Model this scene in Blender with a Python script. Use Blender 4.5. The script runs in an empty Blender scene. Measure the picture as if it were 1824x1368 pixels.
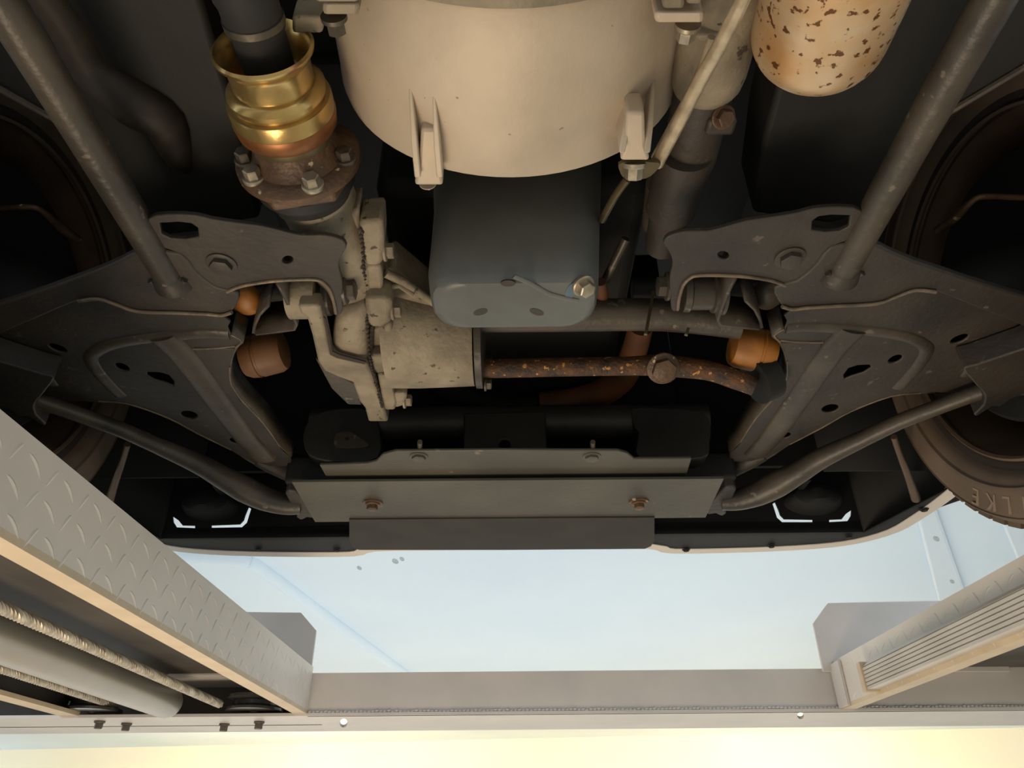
import bpy, bmesh, math, random
from mathutils import Vector, Matrix
random.seed(7)
C = bpy.context.scene.collection
# ------------------------------------------------------------------ camera, world, lights, exposure
F = 1300.0
PITCH = math.radians(31.8)
ROLL = math.radians(-0.45)
YAW = math.radians(0.25)
cam_d = bpy.data.cameras.new('camera'); cam_d.sensor_width = 36.0
cam_d.lens = F / 1824.0 * 36.0; cam_d.clip_start = 0.02; cam_d.clip_end = 200
cam = bpy.data.objects.new('camera', cam_d); C.objects.link(cam)
ROT = Matrix.Rotation(YAW, 3, 'Z') @ Matrix.Rotation(math.pi/2 + PITCH, 3, 'X') @ Matrix.Rotation(ROLL, 3, 'Z')
cam.matrix_world = ROT.to_4x4()
bpy.context.scene.camera = cam
world = bpy.data.worlds.new('world'); bpy.context.scene.world = world; world.use_nodes = True
bg = world.node_tree.nodes['Background']
bg.inputs[0].default_value = (0.84, 0.93, 1.0, 1); bg.inputs[1].default_value = 1.15

def area(name, loc, target, size, power, color, sy=None):
    l = bpy.data.lights.new(name, 'AREA'); l.energy = power; l.color = color
    l.shape = 'RECTANGLE'; l.size = size; l.size_y = sy or size
    o = bpy.data.objects.new(name, l); C.objects.link(o); o.location = loc
    d = Vector(target) - Vector(loc)
    o.rotation_euler = d.to_track_quat('-Z', 'Y').to_euler()
    return o
# added unseen warm fill near the floor, standing in for bounce onto the underbody
area('underbody_fill', (-0.55, 0.85, -1.30), (-0.05, 0.50, 0.6), 0.8, 17, (1.0, 0.80, 0.58))
# added broad cool fill facing up, unseen, standing in for bounce onto the ceiling
area('ceiling_fill', (0, 8.5, -1.35), (0, 8.5, 1.9), 9, 165, (0.88, 0.94, 1.0), 9)
area('wall_fill', (-5, 13.0, 0.2), (-5, 17, 0.7), 2.5, 260, (1.0, 0.90, 0.70))  # added unseen warm fills that brighten the cream wall
area('wall_fill', (5, 12.0, 0.2), (5, 16, 0.7), 2.5, 260, (1.0, 0.88, 0.68))
vs = bpy.context.scene.view_settings
vs.view_transform = 'Standard'; vs.look = 'None'; vs.gamma = 1.0; vs.use_curve_mapping = False
vs.exposure = 0.35
bpy.context.scene.cycles.max_bounces = 8
bpy.context.scene.cycles.diffuse_bounces = 5

# ------------------------------------------------------------------ pixel -> ray helpers (photo taken as 1824x1368)
def ray(px, py):
    return ROT @ Vector(((px-912.0)/F, (684.0-py)/F, -1.0))
def PZ(px, py, z):
    d = ray(px, py); return d * (z/d.z)
def PY(px, py, y):
    d = ray(px, py); return d * (y/d.y)
def PX(px, py, x):
    d = ray(px, py); return d * (x/d.x)
X0 = -0.009
def mir(v):
    v = Vector(v); return Vector((2*X0 - v.x, v.y, v.z))
def ms(m): return (lambda v: Vector(v)) if m > 0 else mir

# ------------------------------------------------------------------ materials
def lin(c):
    return tuple(((v/255.0)/12.92 if v/255.0 <= 0.04045 else ((v/255.0+0.055)/1.055)**2.4) for v in c) + (1,)
def mat(name, c1, c2=None, rough=0.6, metal=0.0, scale=12, bump=0.0, bscale=60, spots=None, spot_scale=60, spot_amt=0.62, mixlo=0.35, mixhi=0.65, spec=0.5, coat=0):
    m = bpy.data.materials.new(name); m.use_nodes = True; nt = m.node_tree; N = nt.nodes; L = nt.links
    b = N['Principled BSDF']; b.inputs['Roughness'].default_value = rough; b.inputs['Metallic'].default_value = metal
    b.inputs['Specular IOR Level'].default_value = spec
    tc = N.new('ShaderNodeTexCoord')
    n = N.new('ShaderNodeTexNoise'); n.inputs['Scale'].default_value = scale; n.inputs['Detail'].default_value = 6
    L.new(tc.outputs['Object'], n.inputs['Vector'])
    r = N.new('ShaderNodeValToRGB'); r.color_ramp.elements[0].position = mixlo; r.color_ramp.elements[1].position = mixhi
    r.color_ramp.elements[0].color = lin(c1); r.color_ramp.elements[1].color = lin(c2 or c1)
    L.new(n.outputs['Fac'], r.inputs['Fac'])
    out = r.outputs['Color']
    if spots:
        n2 = N.new('ShaderNodeTexNoise'); n2.inputs['Scale'].default_value = spot_scale; n2.inputs['Detail'].default_value = 3
        L.new(tc.outputs['Object'], n2.inputs['Vector'])
        r2 = N.new('ShaderNodeValToRGB'); r2.color_ramp.elements[0].position = spot_amt; r2.color_ramp.elements[1].position = spot_amt+0.04
        L.new(n2.outputs['Fac'], r2.inputs['Fac'])
        mx = N.new('ShaderNodeMix'); mx.data_type = 'RGBA'
        L.new(r2.outputs['Color'], mx.inputs['Factor']); L.new(out, mx.inputs['A']); mx.inputs['B'].default_value = lin(spots)
        out = mx.outputs['Result']
    L.new(out, b.inputs['Base Color'])
    if bump:
        nb = N.new('ShaderNodeTexNoise'); nb.inputs['Scale'].default_value = bscale; nb.inputs['Detail'].default_value = 8
        L.new(tc.outputs['Object'], nb.inputs['Vector'])
        bp = N.new('ShaderNodeBump'); bp.inputs['Strength'].default_value = bump; bp.inputs['Distance'].default_value = 0.004
        L.new(nb.outputs['Fac'], bp.inputs['Height']); L.new(bp.outputs['Normal'], b.inputs['Normal'])
    return m
M = dict(
 alu   = mat('cast_aluminium', (196,180,160), (172,158,140), 0.55, 0.15, 7, 0.12, 90, (140,124,102), 120, 0.73),
 diff  = mat('dusty_cast_aluminium', (148,136,116), (116,106,90), 0.62, 0.12, 22, 0.35, 140, (70,62,50), 70, 0.66),
 pan   = mat('grey_painted_steel', (96,99,97), (80,82,80), 0.42, 0.0, 9, 0.08, 60),
 blue  = mat('chipped_blue_paint', (84,104,120), (70,88,104), 0.4, 0.0, 60),
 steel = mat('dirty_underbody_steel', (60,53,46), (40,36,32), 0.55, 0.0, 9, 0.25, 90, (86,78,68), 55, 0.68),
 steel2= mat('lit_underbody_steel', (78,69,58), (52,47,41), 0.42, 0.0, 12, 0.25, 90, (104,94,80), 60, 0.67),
 dark  = mat('near_black_steel', (24,23,21), (15,14,14), 0.7, 0.0, 6, 0.2, 60),  # near-black tone shared by the darkest underbody parts
 black = mat('black_plastic', (17,18,20), (11,11,13), 0.75, 0.0, 8, 0.1, 60),
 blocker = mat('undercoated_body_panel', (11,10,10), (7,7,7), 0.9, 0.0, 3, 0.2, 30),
 rubber= mat('black_rubber', (34,33,32), (26,25,25), 0.7, 0.0, 14),
 flap  = mat('dull_black_rubber_flap', (50,48,45), (42,41,39), 0.75, 0.0, 14),
 skid  = mat('greasy_grey_steel_plate', (84,80,70), (68,65,57), 0.5, 0.1, 6, 0.12, 80, (122,106,86), 26, 0.70),
 gold  = mat('yellow_zinc_plating', (200,172,112), (172,142,88), 0.24, 0.8, 26, 0.05, 100, (214,160,120), 20, 0.60),
 copper= mat('orange_zinc_plating', (150,100,58), (124,78,46), 0.4, 0.6, 30, 0.05, 100),
 olive = mat('grey_steel_collar', (104,92,66), (88,78,58), 0.4, 0.5, 30),
 rust  = mat('brown_rusty_steel', (98,74,52), (70,52,38), 0.5, 0.15, 30, 0.4, 160, (186,166,138), 70, 0.66),
 rust2 = mat('rusty_rod', (92,58,30), (46,32,22), 0.6, 0.1, 45, 0.6, 200, (178,128,62), 110, 0.62),
 dimrust = mat('dark_rusty_pipe', (52,42,31), (34,28,22), 0.6, 0.0, 25, 0.2, 90),  # rust tone darkened to keep the pipe faint
 hose  = mat('orange_brown_hose', (104,60,30), (74,46,28), 0.6, 0.0, 12, 0.1, 60),
 boot  = mat('orange_rubber', (176,116,46), (140,88,38), 0.5, 0.0, 16, 0.15, 60),
 boot2 = mat('brown_rubber_bush', (112,74,40), (88,58,34), 0.55, 0.0, 16, 0.15, 60),
 zinc  = mat('zinc_bolt', (176,166,148), (140,130,114), 0.4, 0.6, 60, 0.1, 150),
 bolt  = mat('dull_steel_bolt', (98,90,78), (76,70,62), 0.45, 0.5, 60, 0.1, 150),
 rod   = mat('bright_steel_rod', (196,178,150), (150,132,108), 0.35, 0.5, 40, 0.2, 160),
 shield= mat('rust_freckled_heat_shield', (214,196,168), (196,150,98), 0.38, 0.45, 11, 0.08, 80, (104,66,30), 120, 0.60),
 tyre  = mat('dusty_tyre_rubber', (112,94,78), (92,78,65), 0.85, 0.0, 7, 0.1, 120),
 tyre_t= mat('tyre_lettering_rubber', (142,124,106), None, 0.8),
 groove= mat('dark_bead_rubber', (58,48,42), (48,40,36), 0.8),
 wheel = mat('dusty_steel_wheel', (112,92,74), (92,76,62), 0.5, 0.3, 10, 0.1, 80),
 runway= mat('grey_lift_paint', (216,206,194), (203,194,183), 0.42, 0.0, 5, 0.04, 60),
 flange= mat('pale_warm_lit_paint', (206,186,156), (194,174,146), 0.5, 0.0, 18, 0.08, 80),  # warm floor bounce put into the flange colour
 inside= mat('dark_lift_interior', (84,78,72), (66,61,57), 0.6, 0.0, 7),
 beam  = mat('grey_beam_paint', (206,199,193), (194,188,183), 0.42, 0.0, 6),
 cyl   = mat('grey_cylinder_paint', (160,154,142), (148,142,132), 0.32, 0.1, 6),
 cable = mat('galvanised_wire_rope', (200,190,172), (160,150,134), 0.4, 0.4, 60),
 sheave= mat('machined_dark_sheave', (104,102,100), (84,82,80), 0.25, 0.7, 20),
 alum  = mat('ribbed_aluminium_extrusion', (206,196,184), (196,186,174), 0.35, 0.25, 12),
 ceil  = mat('white_ceiling_panel', (222,236,246), (216,231,243), 0.5, 0.0, 0.6),
 ceil2 = mat('bluish_white_ceiling_rib', (214,226,236), None, 0.5),
 smudge= mat('grey_smudge', (150,160,160), (190,200,204), 0.8, 0.0, 60),
 wall  = mat('cream_wall_paint', (250,238,212), (248,235,205), 0.8, 0.0, 0.5),
 floor = mat('warm_concrete_floor', (186,174,154), (170,158,140), 0.7, 0.0, 1.5, 0.1, 12),
 dim   = mat('dim_grey_steel', (44,43,39), (34,33,31), 0.55, 0.0, 9, 0.2, 60),
 worn  = mat('worn_lit_steel_edge', (122,106,86), (88,78,66), 0.45, 0.2, 40, 0.3, 200),  # lighter tan mixes edge wear with light caught along the edges
 hole  = mat('dark_opening', (8,8,8), None, 0.95, spec=0.1),
)
# ------------------------------------------------------------------ object helpers
LOC = {}
def tag(o, label=None, cat=None, group=None, kind=None):
    if label: o['label'] = label
    if cat: o['category'] = cat
    if group: o['group'] = group
    if kind: o['kind'] = kind
    return o
def setpar(o, parent):
    if parent is not None:
        o.parent = parent
        o.matrix_parent_inverse = Matrix.Translation(-Vector(LOC.get(parent.name, (0,0,0))))
def empty(name, loc, label=None, cat=None, group=None):
    o = bpy.data.objects.new(name, None); C.objects.link(o); o.location = loc
    o.empty_display_size = 0.1
    LOC[o.name] = tuple(loc)
    return tag(o, label, cat, group)
def mk(name, bm, m, parent=None, label=None, smooth=True, bevel=0, sub=0, kind=None, solid=0):
    bmesh.ops.recalc_face_normals(bm, faces=bm.faces)
    me = bpy.data.meshes.new(name); bm.to_mesh(me); bm.free()
    me.materials.append(m)
    o = bpy.data.objects.new(name, me); C.objects.link(o)
    if smooth:
        for p in me.polygons: p.use_smooth = True
        me.set_sharp_from_angle(angle=math.radians(38))
    if solid:
        s = o.modifiers.new('solid', 'SOLIDIFY'); s.thickness = solid; s.offset = 0
    if bevel:
        b = o.modifiers.new('bevel', 'BEVEL'); b.width = bevel; b.segments = 2; b.limit_method = 'ANGLE'; b.angle_limit = math.radians(40)
        b.harden_normals = False
    if sub:
        s = o.modifiers.new('sub', 'SUBSURF'); s.levels = sub; s.render_levels = sub
    setpar(o, parent)
    if label: o['label'] = label
    if kind: o['kind'] = kind
    return o
def smoothpts(pts, n=4, closed=True):
    """Catmull-Rom through the points"""
    P = [Vector(p) for p in pts]; out = []; k = len(P)
    rng = range(k) if closed else range(k-1)
    for i in rng:
        if closed: a, b, c, d = P[(i-1) % k], P[i], P[(i+1) % k], P[(i+2) % k]
        else: a, b, c, d = P[max(i-1, 0)], P[i], P[i+1], P[min(i+2, k-1)]
        for j in range(n):
            t = j/n
            out.append(0.5*((2*b)+(c-a)*t+(2*a-5*b+4*c-d)*t*t+(3*b-a-3*c+d)*t*t*t))
    if not closed: out.append(P[-1])
    return out
def smooth2(pts, n=3, closed=True):
    return [(v.x, v.y) for v in smoothpts([Vector((x, y, 0)) for x, y in pts], n, closed)]
def bm_plate(outer, off, holes=()):
    bm = bmesh.new(); edges = []
    for loop in [outer] + list(holes):
        vs_ = [bm.verts.new(p) for p in loop]
        for i in range(len(vs_)): edges.append(bm.edges.new((vs_[i], vs_[(i+1) % len(vs_)])))
    bmesh.ops.triangle_fill(bm, edges=edges, use_beauty=True)
    fs = list(bm.faces)
    r = bmesh.ops.extrude_face_region(bm, geom=fs)
    vv = [g for g in r['geom'] if isinstance(g, bmesh.types.BMVert)]
    bmesh.ops.translate(bm, verts=vv, vec=Vector(off))
    return bm
def plate(name, outer, off, m, parent=None, label=None, holes=(), bevel=0.0, kind=None, smooth=True):
    return mk(name, bm_plate(outer, off, holes), m, parent, label, bevel=bevel, kind=kind, smooth=smooth)
def frames(path):
    T = []
    for i in range(len(path)):
        a = path[max(i-1, 0)]; b = path[min(i+1, len(path)-1)]
        T.append((b-a).normalized())
    up = Vector((0, 0, 1))
    if abs(T[0].dot(up)) > 0.95: up = Vector((1, 0, 0))
    n = (up - T[0]*up.dot(T[0])).normalized(); out = []
    for t in T:
        n = (n - t*n.dot(t)).normalized(); out.append((t, n, t.cross(n)))
    return out
def bm_sweep(bm, path, sec, scale=None):
    """sweep closed section [(u,v)] along the path; caps"""
    path = [Vector(p) for p in path]; fr = frames(path); rings = []
    for i, (p, (t, n, b)) in enumerate(zip(path, fr)):
        s = scale[i] if scale else 1.0
        rings.append([bm.verts.new(p + b*u*s + n*v*s) for u, v in sec])
    k = len(sec)
    for a, c in zip(rings, rings[1:]):
        for j in range(k): bm.faces.new((a[j], a[(j+1) % k], c[(j+1) % k], c[j]))
    bm.faces.new(rings[0][::-1]); bm.faces.new(rings[-1])
def circ(r, n=20, fv=1.0): return [(r*math.cos(2*math.pi*i/n), r*fv*math.sin(2*math.pi*i/n)) for i in range(n)]
def rect(w, h): return [(-w/2, -h/2), (w/2, -h/2), (w/2, h/2), (-w/2, h/2)]
def tube(name, pts, r, m, parent=None, label=None, smoothn=4, radii=None, seg=20, flat=1.0, kind=None, closed=False):
    P = smoothpts(pts, smoothn, False) if smoothn > 1 and len(pts) > 2 else [Vector(p) for p in pts]
    sc = None
    if radii:
        sc = []
        n = len(P)-1; k = len(radii)-1
        for i in range(len(P)):
            f = i/n*k; a = min(int(f), k-1) if k else 0; sc.append((radii[a]+(radii[a+1]-radii[a])*(f-a))/r)
    bm = bmesh.new(); bm_sweep(bm, P, circ(r, seg, flat), sc)
    return mk(name, bm, m, parent, label, kind=kind)
def sweep(name, pts, sec, m, parent=None, label=None, bevel=0, smoothn=1, kind=None):
    P = smoothpts(pts, smoothn, False) if smoothn > 1 and len(pts) > 2 else [Vector(p) for p in pts]
    bm = bmesh.new(); bm_sweep(bm, P, sec)
    return mk(name, bm, m, parent, label, bevel=bevel, kind=kind)
def axes(d):
    d = Vector(d).normalized(); u = Vector((0, 0, 1)) if abs(d.z) < 0.9 else Vector((1, 0, 0))
    a = d.cross(u).normalized(); return d, a, d.cross(a)
def bm_lathe(bm, prof, o, d, seg=48, capa=True, capb=True):
    d, a, b = axes(d); o = Vector(o); rings = []
    for s, r in prof:
        if r < 1e-6: rings.append([bm.verts.new(o+d*s)])
        else: rings.append([bm.verts.new(o+d*s+(a*math.cos(2*math.pi*i/seg)+b*math.sin(2*math.pi*i/seg))*r) for i in range(seg)])
    for p, q in zip(rings, rings[1:]):
        if len(p) == 1 and len(q) == 1: continue
        for j in range(seg):
            k = (j+1) % seg
            if len(p) == 1: bm.faces.new((p[0], q[k], q[j]))
            elif len(q) == 1: bm.faces.new((p[j], p[k], q[0]))
            else: bm.faces.new((p[j], p[k], q[k], q[j]))
    if capa and len(rings[0]) > 1: bm.faces.new(rings[0][::-1])
    if capb and len(rings[-1]) > 1: bm.faces.new(rings[-1])
def lathe(name, prof, o, d, m, parent=None, label=None, seg=48, capa=True, capb=True, kind=None):
    bm = bmesh.new(); bm_lathe(bm, prof, o, d, seg, capa, capb)
    return mk(name, bm, m, parent, label, kind=kind)
def bm_box(bm, c, s, R=None):
    c = Vector(c); R = R or Matrix.Identity(3); v = []
    for i in (-1, 1):
        for j in (-1, 1):
            for k in (-1, 1): v.append(bm.verts.new(c + R @ Vector((i*s[0]/2, j*s[1]/2, k*s[2]/2))))
    for f in ((0,1,3,2),(4,6,7,5),(0,4,5,1),(2,3,7,6),(0,2,6,4),(1,5,7,3)): bm.faces.new([v[i] for i in f])
def box(name, c, s, m, parent=None, label=None, R=None, bevel=0.0, kind=None):
    bm = bmesh.new(); bm_box(bm, c, s, R); return mk(name, bm, m, parent, label, bevel=bevel, smooth=bool(bevel), kind=kind)
def bolt(p, d, r, h, m, parent, name='bolt', label=None, washer=1.35):
    """flanged hex head, base at p, head towards d"""
    bm = bmesh.new(); dd, a, b = axes(d); p = Vector(p)
    bm_lathe(bm, [(0, r*washer), (h*0.22, r*washer), (h*0.30, r*washer*0.9)], p, dd, 24)
    rings = []
    for s, rr in ((h*0.25, r), (h*0.92, r), (h, r*0.86)):
        rings.append([bm.verts.new(p+dd*s+(a*math.cos(math.pi*i/3+.3)+b*math.sin(math.pi*i/3+.3))*rr) for i in range(6)])
    for q, w in zip(rings, rings[1:]):
        for j in range(6): bm.faces.new((q[j], q[(j+1) % 6], w[(j+1) % 6], w[j]))
    bm.faces.new(rings[-1]); bm.faces.new(rings[0][::-1])
    o = mk(name, bm, m, parent, label, smooth=True); return o
def loft(name, rings, m, parent=None, label=None, cap=True, sub=0, bevel=0, closed=True, solid=0, kind=None):
    bm = bmesh.new(); R = [[bm.verts.new(p) for p in r] for r in rings]; k = len(R[0])
    for a, b in zip(R, R[1:]):
        for j in range(k if closed else k-1): bm.faces.new((a[j], a[(j+1) % k], b[(j+1) % k], b[j]))
    if cap and closed: bm.faces.new(R[0][::-1]); bm.faces.new(R[-1])
    return mk(name, bm, m, parent, label, sub=sub, bevel=bevel, solid=solid, kind=kind)
def oval(c, a, b, ang=0, n=20):
    """pixel-space oval outline (list of pixel pairs)"""
    ca, sa = math.cos(math.radians(ang)), math.sin(math.radians(ang))
    return [(c[0]+a*math.cos(t)*ca-b*math.sin(t)*sa, c[1]+a*math.cos(t)*sa+b*math.sin(t)*ca) for t in [2*math.pi*i/n for i in range(n)]]

# ================================================================== THE SETTING
FLOOR = -1.45
CEIL = 1.9
bm = bmesh.new(); bm_box(bm, (0, 3, FLOOR-0.05), (26, 50, 0.1)); tag(mk('floor', bm, M['floor'], smooth=False), kind='structure')
wl = PZ(0, 1336, CEIL); wr = PZ(1824, 1296, CEIL)
wd = (wr-wl).normalized(); nrm = Vector((-wd.y, wd.x, 0))
a = wl - wd*8; b = wr + wd*8
wall_pts = [Vector((a.x, a.y, FLOOR)), Vector((b.x, b.y, FLOOR)), Vector((b.x, b.y, CEIL)), Vector((a.x, a.y, CEIL))]
tag(plate('wall_front', wall_pts, nrm*0.12, M['wall'], smooth=False), kind='structure')
cp = [Vector((-13, 3.4, CEIL)), Vector((13, 3.4, CEIL)), Vector((b.x, b.y, CEIL)), Vector((a.x, a.y, CEIL))]
ceiling = tag(plate('ceiling', cp, (0, 0, 0.1), M['ceil'], smooth=False), kind='structure')
# long raised ceiling seam with its rounded corner, and the ribs at the right
seam = [PZ(300, 984, CEIL), PZ(360, 986, CEIL), PZ(410, 989, CEIL), PZ(440, 995, CEIL), PZ(470, 1012, CEIL), PZ(600, 1108, CEIL), PZ(735, 1206, CEIL), PZ(800, 1250, CEIL)]
sweep('ceiling_seam', seam, circ(0.06, 14, 1.3), M['ceil'], ceiling, 'raised rounded seam running away across the white ceiling', smoothn=5)
for q in ([(1628, 905), (1662, 890), (1722, 1062), (1672, 1075)], [(1762, 880), (1790, 870), (1880, 1040), (1835, 1050)]):
    plate('ceiling_rib', [PZ(x, y, CEIL) for x, y in q], (0, 0, -0.05), M['ceil2'], ceiling, 'flat pale blue rib fixed across the white ceiling', bevel=0.02)
for c, s in (((1668, 960), 4), ((1696, 1036), 3), ((704, 1000), 4), ((640, 1012), 3), ((716, 996), 3)):
    plate('smudge', [PZ(x, y, CEIL-(0.052 if c[0] > 1500 else 0.002)) for x, y in oval(c, s*1.6, s, 30, 10)], (0, 0, 0.004), M['smudge'], ceiling, 'small grey smudge on the ceiling')

# ================================================================== THE LIFT
RT, RB = 0.322, 0.226          # runway top and bottom
YB = 1.70                      # near face of the cross beam
def runway(xi, s, label):
    """xi: inner side, s: outward direction (+1 right, -1 left)"""
    W = 0.53
    top = box('runway', (xi+s*W/2, 0.1, RT-0.004), (W, 3.2, 0.008), M['runway'], None)
    tag(top, label, 'runway')
    box('deck_underside', (xi+s*W/2, 0.1, RT-0.011), (W-0.018, 3.19, 0.006), M['inside'], top, 'dark underside of the deck')  # darker liner sheet laid under the deck plate
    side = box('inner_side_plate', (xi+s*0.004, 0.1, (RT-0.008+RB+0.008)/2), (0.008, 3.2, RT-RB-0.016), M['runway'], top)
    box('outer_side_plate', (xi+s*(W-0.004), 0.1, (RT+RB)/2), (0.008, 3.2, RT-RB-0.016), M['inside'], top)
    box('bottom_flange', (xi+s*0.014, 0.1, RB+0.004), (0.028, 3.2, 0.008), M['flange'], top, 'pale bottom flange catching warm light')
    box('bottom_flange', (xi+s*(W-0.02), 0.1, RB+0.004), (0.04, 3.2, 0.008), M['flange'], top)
    box('inner_stiffener', (xi+s*0.10, 0.1, RT-0.022), (0.02, 3.1, 0.028), M['inside'], top)
    return top
XL, XR = -0.452, 0.692
rl = runway(XL, -1, 'grey diamond-plate lift runway on the left, its underside open with cables inside')
rr = runway(XR, 1, 'grey lift runway on the right carrying a ribbed aluminium rail')
# embossed tread bars on the inner faces
def tread(x, s, parent, y0, y1):
    bm = bmesh.new(); k = 0
    rows = [0.036, 0.060, 0.084]
    y = y0
    while y < y1:
        for ri, dz in enumerate((0.018, 0.050, 0.082)):
            ang = math.radians(62 if (k+ri) % 2 else -28)
            yy = y + (0.012 if ri % 2 else 0)
            if (k+ri) % 2: Lb, hb = 0.026, 0.0016
            else: Lb, hb = 0.030, 0.0016
            z = RT-0.006-dz*0.93
            ring = []
            for t in range(7):
                u = -1+2*t/6; w = 0.0022*(1-u*u)**0.5+0.0002
                cy = yy+math.cos(ang)*u*Lb/2; cz = z+math.sin(ang)*u*Lb/2 + 0.003*(1-u*u)
                ny, nz = -math.sin(ang), math.cos(ang)
                ring.append([bm.verts.new((x, cy-ny*w, cz-nz*w)), bm.verts.new((x+s*0.0010*(1-u*u)+s*0.0001, cy, cz)), bm.verts.new((x, cy+ny*w, cz+nz*w))])
            for a_, b_ in zip(ring, ring[1:]):
                for j in range(2): bm.faces.new((a_[j], a_[j+1], b_[j+1], b_[j]))
        y += 0.030; k += 1
    return mk('tread_pattern', bm, M['runway'], parent, 'embossed anti-slip bars', kind='stuff')
tread(XL, 1, rl, 0.2, 1.69)
tread(XR, -1, rr, 0.3, 1.69)
# ribbed rail on the right runway
rail_y0, rail_y1 = -0.8, 1.50
sec = []
z0, z1 = 0.234, 0.283
nr = 6
prof = [(0, z0)]
for i in range(nr):
    za = z0+(z1-0.008-z0)*i/nr; zb = z0+(z1-0.008-z0)*(i+0.72)/nr; zc = z0+(z1-0.008-z0)*(i+1)/nr
    prof += [(-0.024, za), (-0.024, zb), (-0.020, zb+0.001), (-0.020, zc-0.001)]
prof += [(-0.024, z1-0.008), (-0.014, z1), (0, z1)]
rings = [[Vector((XR+x, y, z)) for x, z in prof] for y in (rail_y0, rail_y1)]
rail = loft('ribbed_rail', rings, M['alum'], rr, 'pale ribbed aluminium rail bolted along the runway')
box('rail_end_cap', (XR-0.013, rail_y1+0.006, (z0+z1)/2-0.001), (0.03, 0.016, z1-z0+0.006), M['flange'], rail, bevel=0.002)

# cross beam
beam = empty('cross_beam', (0.0, YB+0.1, RB), 'grey painted steel cross beam joining the two runways at the far end', 'beam')
# near face right of the left runway
def bz(px, py, y): return PY(px, py, y).z
bt0, bt1 = bz(560, 1208, YB), bz(1467, 1192, YB)
zt = (bt0+bt1)/2; zb_ = (bz(560, 1277, YB)+bz(1300, 1268, YB))/2
box('face_plate', ((XL+1.7)/2, YB+0.004, (zt+zb_)/2), (1.7-XL, 0.008, zt-zb_), M['beam'], beam)
# recessed face behind the left runway
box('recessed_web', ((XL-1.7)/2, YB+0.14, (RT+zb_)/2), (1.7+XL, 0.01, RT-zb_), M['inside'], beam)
box('filler_plate', (XR+0.27, YB+0.02, (RT-0.008+zt)/2), (0.5, 0.02, RT-0.008-zt), M['beam'], beam)  # filler added to stop a light leak between beam and runway
box('top_plate', (0, YB+0.10, zt+0.003), (3.4, 0.2, 0.006), M['beam'], beam)
hl = [PZ(x, y, zb_) for x, y in oval((612, 1288), 7, 8, 20, 14)]
hr = [PZ(x, y, zb_) for x, y in oval((1426, 1275), 6, 6, 0, 14)]
yfar = PZ(912, 1300, zb_).y
plate('bottom_plate', [Vector((-1.7, YB-0.004, zb_)), Vector((1.7, YB-0.004, zb_)), Vector((1.7, yfar, zb_)), Vector((-1.7, yfar, zb_))], (0, 0, 0.006), M['beam'], beam, holes=(hl, hr))
# weld bead
bm = bmesh.new(); x = XL
while x < 1.6:
    bm_lathe(bm, [(0, 0.001), (0.003, 0.0035), (0.007, 0.0035), (0.010, 0.001)], (x, YB-0.001, zb_+0.008+random.uniform(-.001, .001)), (1, 0.2, 0.1), 8); x += 0.0085
mk('weld_bead', bm, M['beam'], beam, kind='stuff')
# pulleys inside the beam at the left
def sheave(px, py, z, r, label):
    p = PZ(px, py, z)
    o = lathe('pulley', [(-0.016, r*0.9), (-0.015, r), (-0.010, r), (-0.004, r*0.78), (0.004, r*0.78), (0.010, r), (0.015, r), (0.016, r*0.9)], p, (0, 0, 1), M['sheave'], beam, label, 48)
    lathe('pulley_pin', [(-0.018, 0.009), (0.04, 0.009)], p, (0, 0, 1), M['bolt'], o, None, 20)
    return o
sheave(168, 1255, 0.250, 0.060, 'dark grooved pulley at the left end')
sheave(455, 1254, 0.250, 0.060, 'dark grooved pulley behind the left runway edge')
for px, py in ((178, 1288), (226, 1292), (400, 1293), (462, 1289)):
    bolt(PZ(px, py-4, zb_), (0, 0, -1), 0.0085, 0.016, M['bolt'], beam, 'bolt')
# wheel stops
def wstop(pts, label):
    P = [PY(x, y, YB-0.012) for x, y in pts]
    o = plate('wheel_stop', P, (0, 0.008, 0), M['beam'], None, None, bevel=0.001)
    tag(o, label, 'wheel stop'); return o
wstop([(300, 1088), (536, 1091), (563, 1123), (553, 1200), (553, 1204), (300, 1204)], 'grey steel wheel stop with cut corner at the end of the left runway')
wstop([(1449, 1110), (1475, 1074), (1560, 1072), (1760, 1068), (1800, 1196), (1467, 1196)], 'grey steel wheel stop with cut corner at the end of the right runway')
box('runway_end_plate', (XR-0.004, YB-0.03, (RT+zb_)/2), (0.006, 0.05, RT-zb_-0.012), M['beam'], rr)
# hydraulic cylinder and ropes in the left runway
c0, c1 = PZ(0, 1130, 0.246), PZ(300, 1257, 0.246)
cx = (c0.x+c1.x)/2
ca = Vector((cx, c0.y, 0.246)); cb = Vector((cx, c1.y, 0.246)); cd = (cb-ca)
far = cb if cb.y < YB-0.02 else ca+cd*((YB-0.02-ca.y)/cd.y)
near = ca - cd*1.2
Lc = (far-near).length
cy = lathe('hydraulic_cylinder', [(0, 0.031), (Lc-0.02, 0.031), (Lc-0.012, 0.030), (Lc, 0.022)], near, far-near, M['cyl'], None, None, 40)
tag(cy, 'long grey hydraulic cylinder lying inside the left runway', 'hydraulic cylinder')
def rope(a_, b_, r, label):
    """laid wire rope: six strands twisted round the axis"""
    a_ = Vector(a_); b_ = Vector(b_); a_.x = b_.x = (a_.x+b_.x)/2; d = b_-a_; a_ = a_ - d*0.9; d = b_-a_; Ln = d.length
    dd, u, v = axes(d); bm = bmesh.new(); n = int(Ln/0.004)
    for s in range(6):
        pts = []
        for i in range(n+1):
            t = i/n*Ln; an = 2*math.pi*(t/0.05)+s*math.pi/3
            pts.append(a_+dd*t+(u*math.cos(an)+v*math.sin(an))*r*0.62)
        bm_sweep(bm, pts, circ(r*0.40, 6))
    o = mk('steel_cable', bm, M['cable']); tag(o, label, 'cable'); return o
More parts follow.
